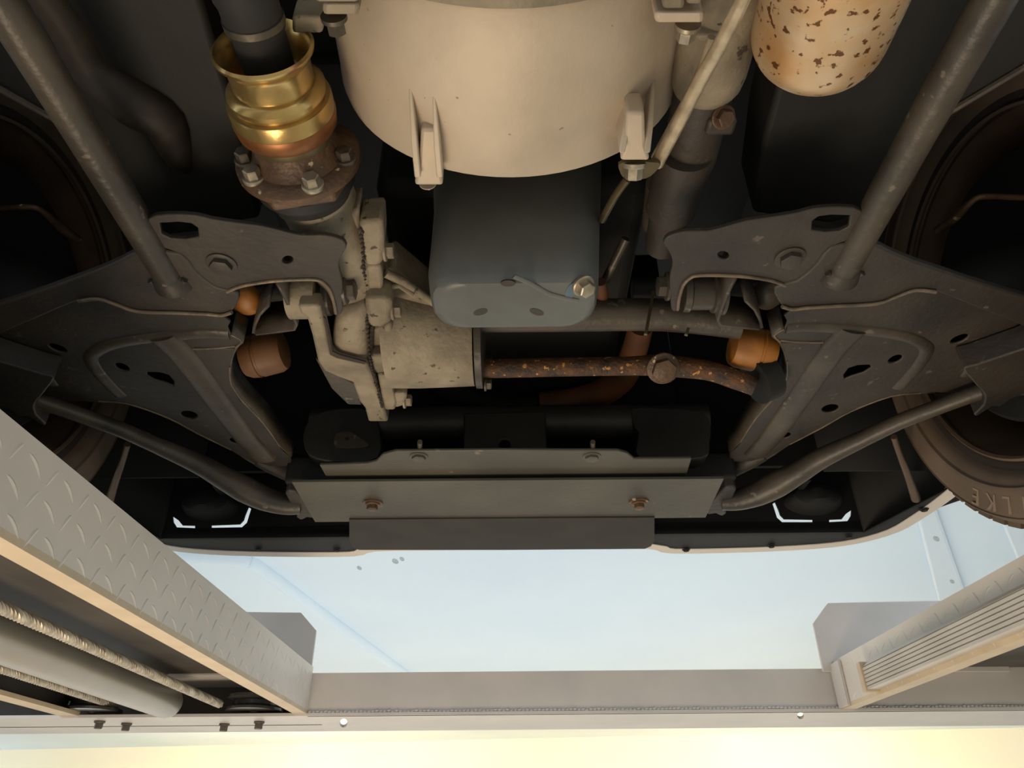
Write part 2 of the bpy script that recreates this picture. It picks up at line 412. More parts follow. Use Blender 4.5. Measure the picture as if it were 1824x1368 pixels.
rope(PZ(0, 1086, 0.243), PZ(398, 1254, 0.243), 0.0085, 'thick twisted steel cable above the grey cylinder in the left runway')
rope(PZ(0, 1190, 0.250), PZ(205, 1256, 0.250), 0.0085, 'twisted steel cable leading to the pulley at the lower left corner')

# ================================================================== THE CAR
AX, WZ, WR = 0.824, 0.671, 0.349
car = empty('car', (X0, AX, RT), 'off-road car seen from below, standing on the lift runways', 'car')
def P_(name, label=None): return None
# ---- body that closes off the light above
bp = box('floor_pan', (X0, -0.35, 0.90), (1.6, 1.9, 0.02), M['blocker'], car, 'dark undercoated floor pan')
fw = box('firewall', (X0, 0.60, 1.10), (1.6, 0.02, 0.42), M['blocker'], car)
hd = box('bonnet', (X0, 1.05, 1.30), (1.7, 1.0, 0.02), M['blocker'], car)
for m in (1, -1):
    f = ms(m)
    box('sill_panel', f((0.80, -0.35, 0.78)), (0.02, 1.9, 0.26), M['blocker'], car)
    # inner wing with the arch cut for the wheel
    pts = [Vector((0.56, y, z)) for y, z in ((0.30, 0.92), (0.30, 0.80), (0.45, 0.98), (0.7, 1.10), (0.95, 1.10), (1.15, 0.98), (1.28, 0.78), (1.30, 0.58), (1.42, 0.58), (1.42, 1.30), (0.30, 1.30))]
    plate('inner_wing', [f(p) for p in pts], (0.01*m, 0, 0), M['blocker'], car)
    arc = [(1.215, 0.56), (1.22, 0.72), (1.17, 0.88), (1.07, 1.00), (0.94, 1.07), (0.80, 1.08), (0.64, 1.05), (0.50, 0.96), (0.42, 0.84), (0.40, 0.70)]
    rings = [[f((x, y, z)) for x in (0.56, 0.70, 0.84, 0.92)] for y, z in arc]
    loft('wheel_arch_liner', rings, M['black'], car, 'black plastic wheel arch liner', cap=False, closed=False, solid=0.004)
    box('wing_panel', f((0.925, 0.85, 1.15)), (0.012, 1.1, 0.3), M['blocker'], car)

# engine block and gearbox behind / above
eng = box('engine_block', (0.0, 0.98, 0.97), (0.38, 0.56, 0.44), M['dark'], car, 'dark engine block above the oil pan', bevel=0.02)
gb = lathe('gearbox', [(-0.9, 0.10), (-0.4, 0.11), (0.0, 0.14), (0.06, 0.165)], (0.0, 0.20, 0.72), (0, 1, 0), M['dark'], car, 'gearbox casing behind the bell housing', 40)

# ---- bell housing
BC = PY(912, 322, 0.50); BXC = 0.0; BR = 0.185; BZ = BC.z + BR
def bell_ring(y, r, n=72):
    return [Vector((BXC+r*math.cos(2*math.pi*i/n), y, BZ+r*math.sin(2*math.pi*i/n))) for i in range(n)]
BYR = PZ(912, 18, BZ-0.172).y
prof = [(BYR-0.004, 0.165), (BYR+0.004, 0.169), (BYR+0.02, 0.171), (0.33, 0.175), (0.38, 0.179), (0.43, 0.182), (0.47, 0.1835), (0.488, 0.185), (0.497, 0.1835), (0.50, 0.179)]
prof = [(y, r) for y, r in prof if y >= BYR+0.02 or r < 0.172]
bell = loft('bell_housing', [bell_ring(y, r) for y, r in prof], M['alu'], car, 'pale cast aluminium bell housing, rounded, dusty')
lathe('rear_flange', [(-0.016, 0.172), (-0.012, 0.177), (-0.002, 0.177), (0.0, 0.171)], (BXC, BYR-0.002, BZ), (0, 1, 0), M['diff'], bell, 'darker grey mounting flange', 64)
def on_bell(px, py, r=None):
    """point of the housing's surface seen at a pixel"""
    d = ray(px, py); r = r or 0.181
    A = d.x*d.x+d.z*d.z; B = -2*(d.x*BXC+d.z*BZ); Cc = BXC**2+BZ**2-r*r
    q = max(B*B-4*A*Cc, 0); t = (-B-math.sqrt(q))/(2*A); return d*t
# flange ears with bolts
for (x0, x1, yt, yb, bx) in ((574, 640, 6, 27, 594), (1166, 1254, 22, 41, 1226)):
    z = 0.565
    pa, pb = PZ(x0, yt, z), PZ(x1, yt, z); pc, pd = PZ(x1, yb, z), PZ(x0, yb, z)
    plate('flange_ear', [pa, pb, pc, pd], (0, 0, 0.05), M['alu'] if x0 > 900 else M['diff'], bell, bevel=0.003)
    q = PZ(bx, yb, z+0.014); bolt(q, (0, 1, 0), 0.0082, 0.016, M['zinc'] if x0 > 900 else M['bolt'], bell)
for (x0, x1, yt, yb, zz) in ((1180, 1220, -10, 17, 0.555), (560, 640, -12, 4, 0.56), (1222, 1250, -14, 9, 0.56), (1240, 1300, 62, 74, 0.60), (520, 575, 30, 60, 0.62)):
    plate('flange_boss', [PZ(x0, yt, zz), PZ(x1, yt, zz), PZ(x1, yb, zz), PZ(x0, yb, zz)], (0, 0, 0.03), M['diff'], bell, bevel=0.003)
# bolting lugs: two fins, a sloping floor and an end block
def lug(finA, finB, ex0, ex1, ytop, ybot, label):
    """fins = (px top, py top, px bottom)"""
    fins = []
    lg = None
    zb = (BZ-0.182)
    # end block
    p = [PZ(ex0, ytop, zb-0.004), PZ(ex1, ytop-2, zb-0.004), PZ(ex1, ybot-6, zb-0.004), PZ(ex0+6, ybot, zb-0.004)]
    yv = sum(v.y for v in p)/4
    ring0 = [PZ(ex0, ytop-100, zb+0.012), PZ(ex1, ytop-100, zb+0.012), PZ(ex1, ytop-100, zb+0.05), PZ(ex0, ytop-100, zb+0.05)]
    a_, b_ = PZ(ex0+8, ytop, zb-0.001), PZ(ex1-8, ytop, zb-0.001)
    c_, d_ = PZ(ex1, ybot, zb-0.004), PZ(ex0, ybot, zb-0.004)
    rings = [[PZ(ex0+12, ytop-62, zb+0.009), PZ(ex1-10, ytop-62, zb+0.009), PZ(ex1-10, ytop-62, zb+0.009)+Vector((0,0,0.03)), PZ(ex0+12, ytop-62, zb+0.009)+Vector((0,0,0.03))],
             [a_, b_, b_+Vector((0,0,0.04)), a_+Vector((0,0,0.04))],
             [d_, c_, c_+Vector((0,0,0.05)), d_+Vector((0,0,0.05))]]
    lg = loft('bolting_lug', rings, M['alu'], bell, label, bevel=0.003)
    for (tx, ty, bx) in (finA, finB):
        t0 = on_bell(tx, ty); t1 = PZ(bx, ybot-14, zb-0.010); t2 = PZ(bx, ytop+22, zb+0.02)
        w = 0.0030; pts = []
        m1 = t0.lerp(t1, 0.55)+Vector((0,0,-0.005))
        r0 = [t0+Vector((-w*.5,0,0)), t0+Vector((w*.5,0,0)), t0+Vector((w*.5,0,0.02)), t0+Vector((-w*.5,0,0.02))]
        r1 = [m1+Vector((-w,0,0)), m1+Vector((w,0,0)), m1+Vector((w,0,0.03)), m1+Vector((-w,0,0.03))]
        r2 = [t1+Vector((-w,0,0)), t1+Vector((w,0,0)), t1+Vector((w,0,0.04)), t1+Vector((-w,0,0.04))]
        loft('lug_fin', [r0, r1, r2], M['alu'], bell, bevel=0.0012)
    return lg
lug((731, 158, 744), (773, 172, 783), 738, 790, 292, 331, 'pale lug with two tapering fins')
lug((1122, 168, 1108), (1165, 140, 1153), 1104, 1158, 262, 287, 'pale lug with two tapering fins and a bolt')
bolt(PZ(1130, 290, BZ-0.176), (0.0, 0.8, -0.5), 0.0085, 0.016, M['zinc'], bell)
bolt(PZ(762, 326, BZ-0.170), (0, 1, 0), 0.0065, 0.004, M['alu'], bell, 'bolt_end')
ph = on_bell(848, 296); lathe('drain_hole', [(0, 0.0042), (0.002, 0.0042), (0.002, 0.0)], ph-Vector((0,0,0.0012)), (0, 0, 1), M['hole'], bell, 'small dark drain hole', 20)
# tab with the bolted strap at the right lug
plate('hose_clip', smoothpts([PZ(x, y, 0.548) for x, y in ((1108, 290), (1172, 290), (1170, 303), (1150, 318), (1115, 318), (1104, 305))], 3), (0, 0, 0.004), M['olive'], car, 'dull steel clip under the lug')

# ---- oil pan
def rr_ring(x0, x1, y0, y1, z, r, n=6, tilt=0):
    pts = []
    for cx_, cy_, a0 in ((x1-r, y1-r, 0), (x0+r, y1-r, 90), (x0+r, y0+r, 180), (x1-r, y0+r, 270)):
        for i in range(n+1):
            t = math.radians(a0+90*i/n); xx = cx_+r*math.cos(t); yy = cy_+r*math.sin(t)
            pts.append(Vector((xx, yy, z+tilt*(yy-y0))))
    return pts
pz = 0.527
fl = PZ(800, 584, pz); fr_ = PZ(1035, 584, pz)
lx, rx = PZ(762, 520, pz).x, PZ(1066, 520, pz).x
yf = PZ(912, 586, pz).y; yr = PZ(912, 512, pz).y
def pr(pxl, pxr, py, z, yback, r):
    a_, b_ = PZ(pxl, py, z), PZ(pxr, py, z); return rr_ring(a_.x, b_.x, a_.y, yback, z, r)
rings = [pr(766, 1076, 230, 0.80, 0.95, 0.035),
         pr(767, 1075, 290, 0.715, 0.90, 0.035),
         pr(768, 1073, 345, 0.645, 0.86, 0.035),
         pr(763, 1072, 400, 0.600, yf+0.06, 0.035),
         pr(757, 1071, 455, 0.560, yf+0.02, 0.036),
         pr(760, 1070, 485, 0.541, yf+0.008, 0.036),
         pr(766, 1064, 498, 0.532, yf+0.003, 0.034),
         pr(782, 1050, 506, pz+0.0006, yf-0.003, 0.030),
         pr(794, 1040, 512, pz, yf-0.008, 0.026)]
pan = loft('oil_pan', rings, M['pan'], car, 'grey steel oil pan with dimpled bottom')
for px, py, a_ in ((905, 505, 0), (856, 556, -14), (956, 556, 16)):
    ov = [PZ(x, y, pz-0.0004) for x, y in oval((px, py), 13, 5.5, a_, 20)]
    plate('dimple', ov, (0, 0, 0.002), M['steel'], pan, 'dark pressed dimple')
# pressed swage around the drain plug
rg = [PZ(x, y, pz-0.0005) for x, y in ((915, 492), (945, 505), (975, 522), (1006, 531), (1030, 536))]
tube('pressed_edge', rg, 0.0035, M['pan'], pan, flat=0.5)
dp = PZ(1038, 507, pz+0.003)
bolt(dp, (0.45, -0.25, -1), 0.010, 0.014, M['zinc'], pan, 'drain_plug', 'shiny brass-tinted drain plug')
plate('paint_patch', smoothpts([PZ(x, y, pz-0.0007) for x, y in ((1008, 520), (1015, 508), (1026, 505), (1028, 515), (1020, 528), (1015, 539), (1007, 533))], 3), (0, 0, 0.0015), M['blue'], pan, 'chipped blue paint patch beside the plug')

# ---- front propeller shaft
AXX = -0.222; AXZ = 0.60
def ypix(py, z): return PZ(470, py, z).y
ax = lambda y: Vector((AXX, y, AXZ))
shaft = lathe('propeller_shaft', [(-0.9, 0.020), (0.29, 0.020), (0.30, 0.0265), (0.345, 0.0275), (0.352, 0.0255), (0.375, 0.0255), (0.378, 0.0235), (0.45, 0.0235)], ax(0), (0, 1, 0), M['rubber'], car, 'dark front propeller shaft running into a flared cup', 40)
lathe('clamp_band', [(0.364, 0.0256), (0.3645, 0.0268), (0.371, 0.0268), (0.3715, 0.0256)], ax(0), (0, 1, 0), M['bolt'], shaft, None, 40)
y0 = 0.392
def sc_(p, k=0.70): return [(y0+(q-y0)*k, r) for q, r in p]
cup = lathe('flared_cup', sc_([(y0+0.06, 0.030), (y0+0.02, 0.034), (y0+0.004, 0.040), (y0-0.001, 0.0435), (y0+0.002, 0.0458), (y0+0.007, 0.0450), (y0+0.014, 0.0405), (y0+0.022, 0.0385), (y0+0.040, 0.038), (y0+0.055, 0.038), (y0+0.0555, 0.034)]), ax(0), (0, 1, 0), M['gold'], shaft, 'gold zinc-plated flared cup', 64, capa=False, capb=False)
lathe('joint_ring', sc_([(y0+0.050, 0.038), (y0+0.054, 0.043), (y0+0.060, 0.0465), (y0+0.066, 0.0465), (y0+0.068, 0.0445), (y0+0.072, 0.0445), (y0+0.074, 0.049), (y0+0.078, 0.050), (y0+0.096, 0.050), (y0+0.098, 0.0488), (y0+0.098, 0.03)]), ax(0), (0, 1, 0), M['gold'], shaft, 'shiny gold stepped ring', 64)
lathe('outer_joint', sc_([(y0+0.097, 0.03), (y0+0.097, 0.0495), (y0+0.102, 0.0505), (y0+0.118, 0.049), (y0+0.122, 0.047), (y0+0.122, 0.03)]), ax(0), (0, 1, 0), M['copper'], shaft, 'coppery outer joint', 64)
lathe('collar', sc_([(y0+0.120, 0.03), (y0+0.120, 0.0425), (y0+0.124, 0.0435), (y0+0.137, 0.042), (y0+0.140, 0.03)]), ax(0), (0, 1, 0), M['olive'], shaft, 'dull olive collar', 64)
yf0 = y0+0.140*0.70
fl_ = lathe('drive_flange', [(yf0-0.004, 0.036), (yf0+0.004, 0.040), (yf0+0.016, 0.044), (yf0+0.021, 0.048), (yf0+0.024, 0.062), (yf0+0.026, 0.0640), (yf0+0.032, 0.0640), (yf0+0.034, 0.062), (yf0+0.034, 0.04)], ax(0), (0, 1, 0), M['rust'], shaft, 'round rust-brown drive flange with bolts', 64)
q6 = [Vector((AXX+0.0625*math.cos(math.pi*i/3+0.2), yf0+0.0335, AXZ+0.0625*math.sin(math.pi*i/3+0.2))) for i in range(6)]
plate('pinion_flange', q6, (0, 0.012, 0), M['rust'], shaft, 'six-sided flange', bevel=0.003)
for an in (-137, -64, -10, 60, 130, 190):
    t = math.radians(an)
    bolt((AXX+0.052*math.cos(t), yf0+0.024, AXZ+0.052*math.sin(t)), (0, -1, 0), 0.0085, 0.014, M['zinc'] if an in (-137, -64) else M['bolt'], shaft, 'flange_bolt')

# ---- front differential
YA = 0.84; ZA = 0.59
def ringx(x, cy_, cz_, r, n=36, ry=None):
    return [Vector((x, cy_+(ry or r)*math.cos(2*math.pi*i/n), cz_+r*math.sin(2*math.pi*i/n))) for i in range(n)]
xs = [PY(px, 620, YA).x for px in (600, 650, 700, 720, 780, 848)]
def cdown(px, pyb, r, y=YA):
    """centre of a circle of radius r in plane X whose lower silhouette passes (px, pyb)"""
    d = ray(px, pyb); dn = Vector((0, d.y, d.z)).normalized(); n = Vector((0, dn.z, -dn.y))   # n: down/forward
    p = PY(px, pyb, y); return p - n*r
dr = []
for px, pyb, r in ((698, 692, 0.098), (715, 692, 0.094), (750, 692, 0.084), (800, 690, 0.072), (846, 688, 0.064)):
    c = cdown(px, pyb, r, YA+0.045); dr.append(ringx(c.x, c.y, c.z, r))
diff = loft('front_differential', dr, M['diff'], car, 'dusty tan-grey cast front differential with bolted seam')
c = cdown(848, 690, 0.068, YA+0.045)
lathe('end_flange', [(0, 0.064), (0.001, 0.070), (0.010, 0.070), (0.012, 0.050)], c, (1, 0, 0), M['steel2'], diff, 'grey end flange', 48)
for dy, dz in ((0.045, -0.045), (0.0, 0.055), (0.058, 0.0), (0.030, -0.057)):
    bolt(c+Vector((0.012, dy, dz)), (1, 0, 0), 0.007, 0.010, M['bolt'], diff)
# case halves, ribs and bosses traced as raised castings
def blk(name, pts, z, d=0.03, lab=None, m_=None, bev=0.004):
    return plate(name, [PZ(x, y, z) for x, y in pts], (0, 0, d), m_ or M['diff'], diff, lab, bevel=bev)
lathe('pinion_seal', [(0, 0.040), (0.001, 0.052), (0.012, 0.053), (0.020, 0.047), (0.028, 0.045)], ax(yf0+0.046), (0, 1, 0), M['rubber'], diff, 'dark seal ring', 48)
lathe('pinion_nose', [(0, 0.044), (0.012, 0.046), (0.014, 0.043), (0.06, 0.043), (0.10, 0.05), (0.20, 0.05)], ax(yf0+0.070)+Vector((0.0, 0, 0.006)), (0.12, 1, 0.08), M['diff'], diff, 'tapering nose of the casing', 44)
blk('case_neck', [(585, 395), (640, 372), (640, 470), (612, 470), (598, 440), (580, 425)], 0.590, 0.04)
blk('case_boss', [(640, 396), (682, 393), (684, 430), (683, 466), (677, 474), (650, 474), (645, 458), (639, 420)], 0.578, 0.04, 'square bolt boss', bev=0.005)
blk('case_rib', [(652, 474), (679, 474), (682, 500), (681, 530), (654, 530), (653, 500)], 0.576, 0.035)
blk('case_block', [(605, 470), (640, 468), (648, 500), (648, 532), (622, 534), (620, 508), (606, 504), (602, 486)], 0.578, 0.03, bev=0.006)
blk('case_boss', [(650, 532), (692, 532), (698, 545), (697, 574), (686, 584), (658, 583), (650, 572)], 0.560, 0.035, 'rounded bolt boss', bev=0.006)
blk('case_rib', [(684, 580), (697, 578), (704, 640), (700, 668), (686, 668), (686, 640)], 0.558, 0.03)
blk('case_rib', [(659, 582), (666, 582), (664, 640), (657, 640)], 0.566, 0.03, None, M['groove'], 0.001)
blk('recess_floor', [(660, 584), (686, 584), (687, 640), (660, 640)], 0.572, 0.02)
blk('case_boss', [(660, 636), (702, 634), (706, 655), (702, 668), (676, 670), (660, 660)], 0.553, 0.035, 'lower bolt boss', bev=0.005)
blk('case_leg', [(672, 668), (694, 668), (706, 722), (704, 731), (685, 731), (680, 712)], 0.548, 0.03)
blk('lower_foot', [(690, 702), (722, 700), (725, 706), (722, 722), (704, 727), (698, 722)], 0.552, 0.02, None, None, 0.004)
for px, py, z in ((684, 447, 0.588), (698, 553, 0.570), (704, 651, 0.563), (719, 713, 0.558)):
    bolt(PZ(px, py, z), (1, 0, 0.0), 0.0092, 0.012, M['diff'], diff, 'case_bolt')
# domed side cover
cv = [(600, 560), (612, 546), (632, 540), (655, 540), (657, 600), (660, 655), (598, 638), (592, 600)]
Pc = [PZ(x, y, 0.568) for x, y in smooth2(cv, 3)]
cen = sum(Pc, Vector())/len(Pc)
loft('side_cover', [[p+Vector((0, 0, 0.05)) for p in Pc], Pc, [p.lerp(cen, 0.08)-Vector((0, 0, 0.007)) for p in Pc], [p.lerp(cen, 0.25)-Vector((0, 0, 0.012)) for p in Pc], [p.lerp(cen, 0.6)-Vector((0, 0, 0.015)) for p in Pc], [p.lerp(cen, 0.97)-Vector((0, 0, 0.016)) for p in Pc]], M['diff'], diff, 'domed side cover')
bolt(PZ(604, 520, 0.580), (1, 0, 0), 0.013, 0.014, M['steel2'], diff, 'case_bolt')
# buttress of the right half
but = [(686, 484), (700, 478), (765, 530), (790, 560), (740, 560), (710, 540), (690, 520)]
blk('buttress', but, 0.600, 0.05, 'slanting buttress', bev=0.005)
sweep('buttress_rib', [PZ(686, 486, 0.588), PZ(720, 502, 0.590), PZ(775, 540, 0.595)], circ(0.006, 10), M['diff'], diff)
sweep('buttress_rib', [PZ(688, 512, 0.588), PZ(712, 508, 0.586), PZ(735, 524, 0.586)], circ(0.004, 10), M['diff'], diff)
# mounting arm with bush eye
lathe('bush_eye', [(-0.020, 0.018), (-0.020, 0.0285), (0.016, 0.0285), (0.016, 0.018)], PZ(545, 528, 0.578), (1, 0, 0), M['diff'], diff, 'eye of the mounting arm', 40)
armp = [(530, 545), (570, 545), (574, 562), (590, 630), (600, 636), (655, 650), (664, 672), (676, 705), (692, 752), (656, 752), (650, 728), (640, 716), (628, 682), (600, 672), (578, 662), (566, 645), (556, 600), (546, 566), (534, 558)]
blk('mounting_arm', armp, 0.545, 0.022, 'cast arm reaching to the rubber bush', None, 0.004)
blk('arm_groove', [(576, 565), (580, 568), (592, 626), (604, 632), (652, 645), (650, 649), (600, 638), (588, 632)], 0.5445, 0.002, None, M['groove'], 0.0)
web = [(562, 640), (600, 668), (634, 684), (645, 722), (620, 721), (590, 692)]
blk('arm_web', web, 0.560, 0.008, None, M['steel2'], 0.002)
# rough sealant between the halves
bm = bmesh.new()
pts = [PZ(x, y, z) for x, y, z in ((641, 405, 0.577), (646, 470, 0.575), (651, 520, 0.574), (652, 570, 0.559), (658, 640, 0.552), (668, 680, 0.546), (680, 722, 0.545))]
for i, p in enumerate(smoothpts(pts, 9, False)):
    bm_lathe(bm, [(0, 0), (0.002, 0.0022), (0.005, 0.0022), (0.007, 0)], p+Vector((random.uniform(-.0012, .0012), 0, 0)), (0.2, 1, 0), 6)
mk('sealant_bead', bm, M['groove'], diff, kind='stuff')

# ---- rods and tubes across the car
rod_y, rod_z = PZ(1000, 655, 0.565).y, 0.565
sr = tube('steering_rod', [PY(862, 657, rod_y), PY(1000, 654, rod_y), PY(1120, 652, rod_y), PY(1180, 651, rod_y), PY(1260, 660, rod_y), PY(1310, 676, rod_y), PY(1345, 690, rod_y)], 0.0135, M['rust2'], car, 'pitted rusty steering rod', radii=[0.0135, 0.0135, 0.0135, 0.016, 0.014, 0.014, 0.012])
bolt(PY(1177, 655, rod_y)+Vector((0, -0.012, -0.008)), (0, -0.6, -0.8), 0.017, 0.016, M['rust'], sr, 'rod_nut', 'rusty castle nut on the rod')
tube('rod_joint', [PY(1345, 680, rod_y+0.01), PY(1372, 668, rod_y+0.01)], 0.034, M['dark'], sr, 'dark joint at the rod end')
at_y, at_z = PZ(1000, 560, 0.605).y, 0.605
at = tube('axle_tube', [PY(830, 563, at_y), PY(1000, 562, at_y), PY(1180, 561, at_y), PY(1320, 575, at_y)], 0.0225, M['steel2'], car, 'long grey axle tube behind the oil pan', smoothn=4, seg=28)
for a0, a1 in (((1164, 520), (1150, 596)), ((1226, 585), (1222, 597))):
    p, q = PY(a0[0], a0[1], at_y-0.035), PY(a1[0], a1[1], at_y-0.035)
    sweep('tube_bracket', [p, q], rect(0.004, 0.004), M['olive'], at)
tube('coolant_hose', [PZ(x, y, 0.70) for x, y in ((1142, 580), (1128, 630), (1108, 672), (1070, 700), (1020, 715), (965, 722))], 0.024, M['hose'], car, 'orange-brown hose curving under the engine', radii=[0.020, 0.022, 0.026, 0.026, 0.026, 0.026])
tube('coolant_hose', [PZ(x, y, 0.72) for x, y in ((962, 722), (900, 728), (840, 715), (800, 690), (760, 650))], 0.024, M['dark'], car)
tube('brown_cap', [PZ(1070, 502, 0.62), PZ(1072, 528, 0.62)], 0.0085, M['hose'], car, 'small orange-brown cap beside the oil pan', radii=[0.007, 0.0095])
tube('thin_rod', [PZ(1115, 425, 0.66), PZ(1078, 500, 0.64)], 0.006, M['steel2'], car)
tube('thin_rod', [PZ(1118, 318, 0.60), PZ(1095, 350, 0.61), PZ(1072, 392, 0.62)], 0.0045, M['olive'], car)

# crossing bright rod at the right of the bell
tube('clutch_pipe', [PZ(1336, -30, 0.515), PZ(1296, 55, 0.525), PZ(1248, 142, 0.54), PZ(1208, 220, 0.55), PZ(1170, 291, 0.56)], 0.0062, M['rod'], car, 'bright silver pipe slanting past the bell housing', radii=[0.0055, 0.0060, 0.0062, 0.0064, 0.0068])
tube('thin_pipe', [PZ(1268, 66, 0.57), PZ(1245, 130, 0.575), PZ(1215, 190, 0.58), PZ(1165, 280, 0.585)], 0.0035, M['rod'], car)
# starter motor
st_p = PZ(1245, 200, 0.64)
st = lathe('starter_motor', [(-0.16, 0.03), (-0.15, 0.036), (-0.07, 0.0375), (-0.05, 0.0372), (-0.036, 0.035), (-0.026, 0.030), (-0.022, 0.022), (-0.022, 0.0)], st_p, (0.02, 1, 0.0), M['diff'], car, 'dirty rounded starter motor beside the bell housing', 40)
lathe('starter_nose', [(-0.03, 0.030), (0.06, 0.030), (0.08, 0.027), (0.084, 0.02)], st_p, (0.02, 1, 0), M['steel'], st, 'darker nose of the starter motor', 40)
box('starter_bracket', PZ(1278, 200, 0.63), (0.03, 0.02, 0.05), M['steel'], st, bevel=0.004)
bolt(PZ(1287, 208, 0.61), (0.2, -0.5, -1), 0.009, 0.012, M['rust'], st)
lathe('solenoid', [(0, 0.03), (0.09, 0.03), (0.1, 0.024), (0.16, 0.02)], PZ(1222, 270, 0.63), (0.0, 1, 0.05), M['steel'], st, 'dark solenoid', 36)
tube('bright_pipe', [PZ(1170, 325, 0.66), PZ(1160, 400, 0.70)], 0.013, M['steel2'], car, 'grey pipe behind the bell housing')

# catalytic converter, top right
k0, k1 = PZ(1525, -120, 0.575), PZ(1455, 72, 0.60)
def capsule(a_, b_, r): 
    L_ = (b_-a_).length; pr = [(0, 0.0)]
    return [(-r*0.9+r*0.9*math.sin(t)*0+(-r*0.0), 0)]
d = (k1-k0); Lk = d.length
pr = [(-0.10, 0.02), (-0.06, 0.03)] + [(-0.03+0.03*i/4, 0.035+0.022*math.sin(i/4*math.pi/2)) for i in range(5)] + [(Lk*0.5, 0.058)] + [(Lk-0.01+0.036*math.sin(t), 0.022+0.036*math.cos(t)) for t in [math.pi/2*i/8 for i in range(9)]] + [(Lk+0.028, 0.0)]
lathe('exhaust_heat_shield', pr, k0, d, M['shield'], car, 'rounded exhaust heat shield freckled with rust', 56)

# ---- torsion bars, brackets, arms (right side traced, left mirrored)
def side(m):
    f = ms(m); nm = 'right' if m > 0 else 'left'
    S = M['steel']; S2 = M['steel2']
    tb0 = PZ(1503, 474, 0.548); 
    x = tb0.x
    tube('torsion_bar', [f(v) for v in (PZ(1503, 478, 0.548), Vector((x, 0.45, 0.55)), Vector((x, 0.0, 0.552)), Vector((x, -0.9, 0.555)))], 0.0168, S2, car, 'long dark torsion bar', smoothn=1, seg=28)  # plain tube, its bright edge comes from the lights
    lathe('torsion_bar_socket', [(0, 0.0185), (0.004, 0.022), (0.020, 0.024), (0.022, 0.020)], f(PZ(1503, 470, 0.552)), (0, 1, 0), S, car, None, 36)
    tube('socket_bead', [f(PZ(a_[0], a_[1], 0.541)) for a_ in ((1474, 486), (1486, 494), (1505, 498), (1525, 494), (1537, 486))], 0.0035, S, car)
    # anchor plate (upper lip)
    A = [(1379, 512), (1387, 538), (1404, 552), (1432, 547), (1490, 543), (1561, 540), (1598, 527), (1631, 516), (1667, 520), (1742, 549), (1824, 582), (1920, 625), (1920, 560), (1824, 528), (1730, 500), (1692, 487), (1629, 466), (1590, 450), (1548, 433), (1480, 440), (1455, 470), (1420, 500)]
    ap = plate('torsion_anchor_plate', [f(PZ(x_, y_, 0.543)) for x_, y_ in smooth2(A, 2)], (0, 0, 0.010), S, car, 'dark pressed anchor plate at the end of the torsion bar', bevel=0.0025)
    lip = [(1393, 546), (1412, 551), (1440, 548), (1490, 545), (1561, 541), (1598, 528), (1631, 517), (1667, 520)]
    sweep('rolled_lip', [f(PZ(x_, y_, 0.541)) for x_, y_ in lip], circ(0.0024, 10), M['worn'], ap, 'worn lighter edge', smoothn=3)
    # main arm
    B = [(1409, 553), (1402, 572), (1397, 585), (1377, 597), (1387, 607), (1396, 622), (1402, 643), (1402, 668), (1396, 683), (1380, 707), (1364, 725), (1347, 744), (1333, 765), (1319, 787), (1300, 806), (1305, 822), (1335, 822), (1364, 819), (1407, 791), (1465, 761), (1515, 733), (1550, 718), (1586, 706), (1625, 700), (1667, 699), (1740, 702), (1824, 700), (1900, 700), (1920, 640), (1824, 578), (1742, 545), (1667, 517), (1631, 512), (1598, 522), (1561, 536)]
    Z = 0.556
    def zb(p): return Z + 0.02*max(0, (p[1]-700)/110.0)
    H = [oval((1709, 604), 17, 6, -22), oval((1595, 640), 13, 6, -22), [(1503, 668), (1512, 656), (1528, 651), (1549, 650), (1552, 655), (1538, 664), (1518, 670), (1504, 676)], oval((1479, 728), 15, 7, -10), oval((1397, 776), 12, 5, -10)]
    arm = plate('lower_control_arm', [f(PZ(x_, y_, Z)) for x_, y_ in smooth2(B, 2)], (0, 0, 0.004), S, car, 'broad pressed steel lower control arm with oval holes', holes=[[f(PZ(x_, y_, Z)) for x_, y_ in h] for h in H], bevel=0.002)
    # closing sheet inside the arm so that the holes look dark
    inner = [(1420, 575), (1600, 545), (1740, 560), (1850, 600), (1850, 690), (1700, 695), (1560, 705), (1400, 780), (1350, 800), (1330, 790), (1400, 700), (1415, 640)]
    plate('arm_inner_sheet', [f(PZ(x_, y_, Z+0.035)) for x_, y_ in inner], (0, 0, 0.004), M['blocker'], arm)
    # edge flanges turned upwards
    def strip(name, pts, h, z, lab=None, mm=S2, t=0.004):
        P = [f(PZ(x_, y_, z)) for x_, y_ in smooth2(pts, 3, False)]
        loft(name, [P, [p+Vector((0, 0, h)) for p in P]] if False else [[p, p+Vector((0, 0, h))] for p in P], mm, arm, lab, cap=False, closed=False, solid=t)
    strip('edge_flange', [(1397, 585), (1377, 597), (1387, 607), (1396, 622), (1402, 643), (1402, 668), (1396, 683), (1380, 707), (1347, 744), (1319, 787), (1300, 806)], 0.035, Z)
    strip('edge_flange', [(1335, 822), (1364, 819), (1407, 791), (1465, 761), (1515, 733), (1586, 706), (1667, 699)], 0.035, Z)
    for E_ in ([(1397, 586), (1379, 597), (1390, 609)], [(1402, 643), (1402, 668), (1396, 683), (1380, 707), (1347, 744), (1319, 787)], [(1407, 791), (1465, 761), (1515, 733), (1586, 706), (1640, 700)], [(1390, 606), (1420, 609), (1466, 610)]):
        sweep('worn_edge', [f(PZ(x_, y_, Z-0.0003)) for x_, y_ in E_], circ(0.0015, 8), M['worn'], arm, 'lighter worn edge', smoothn=3)
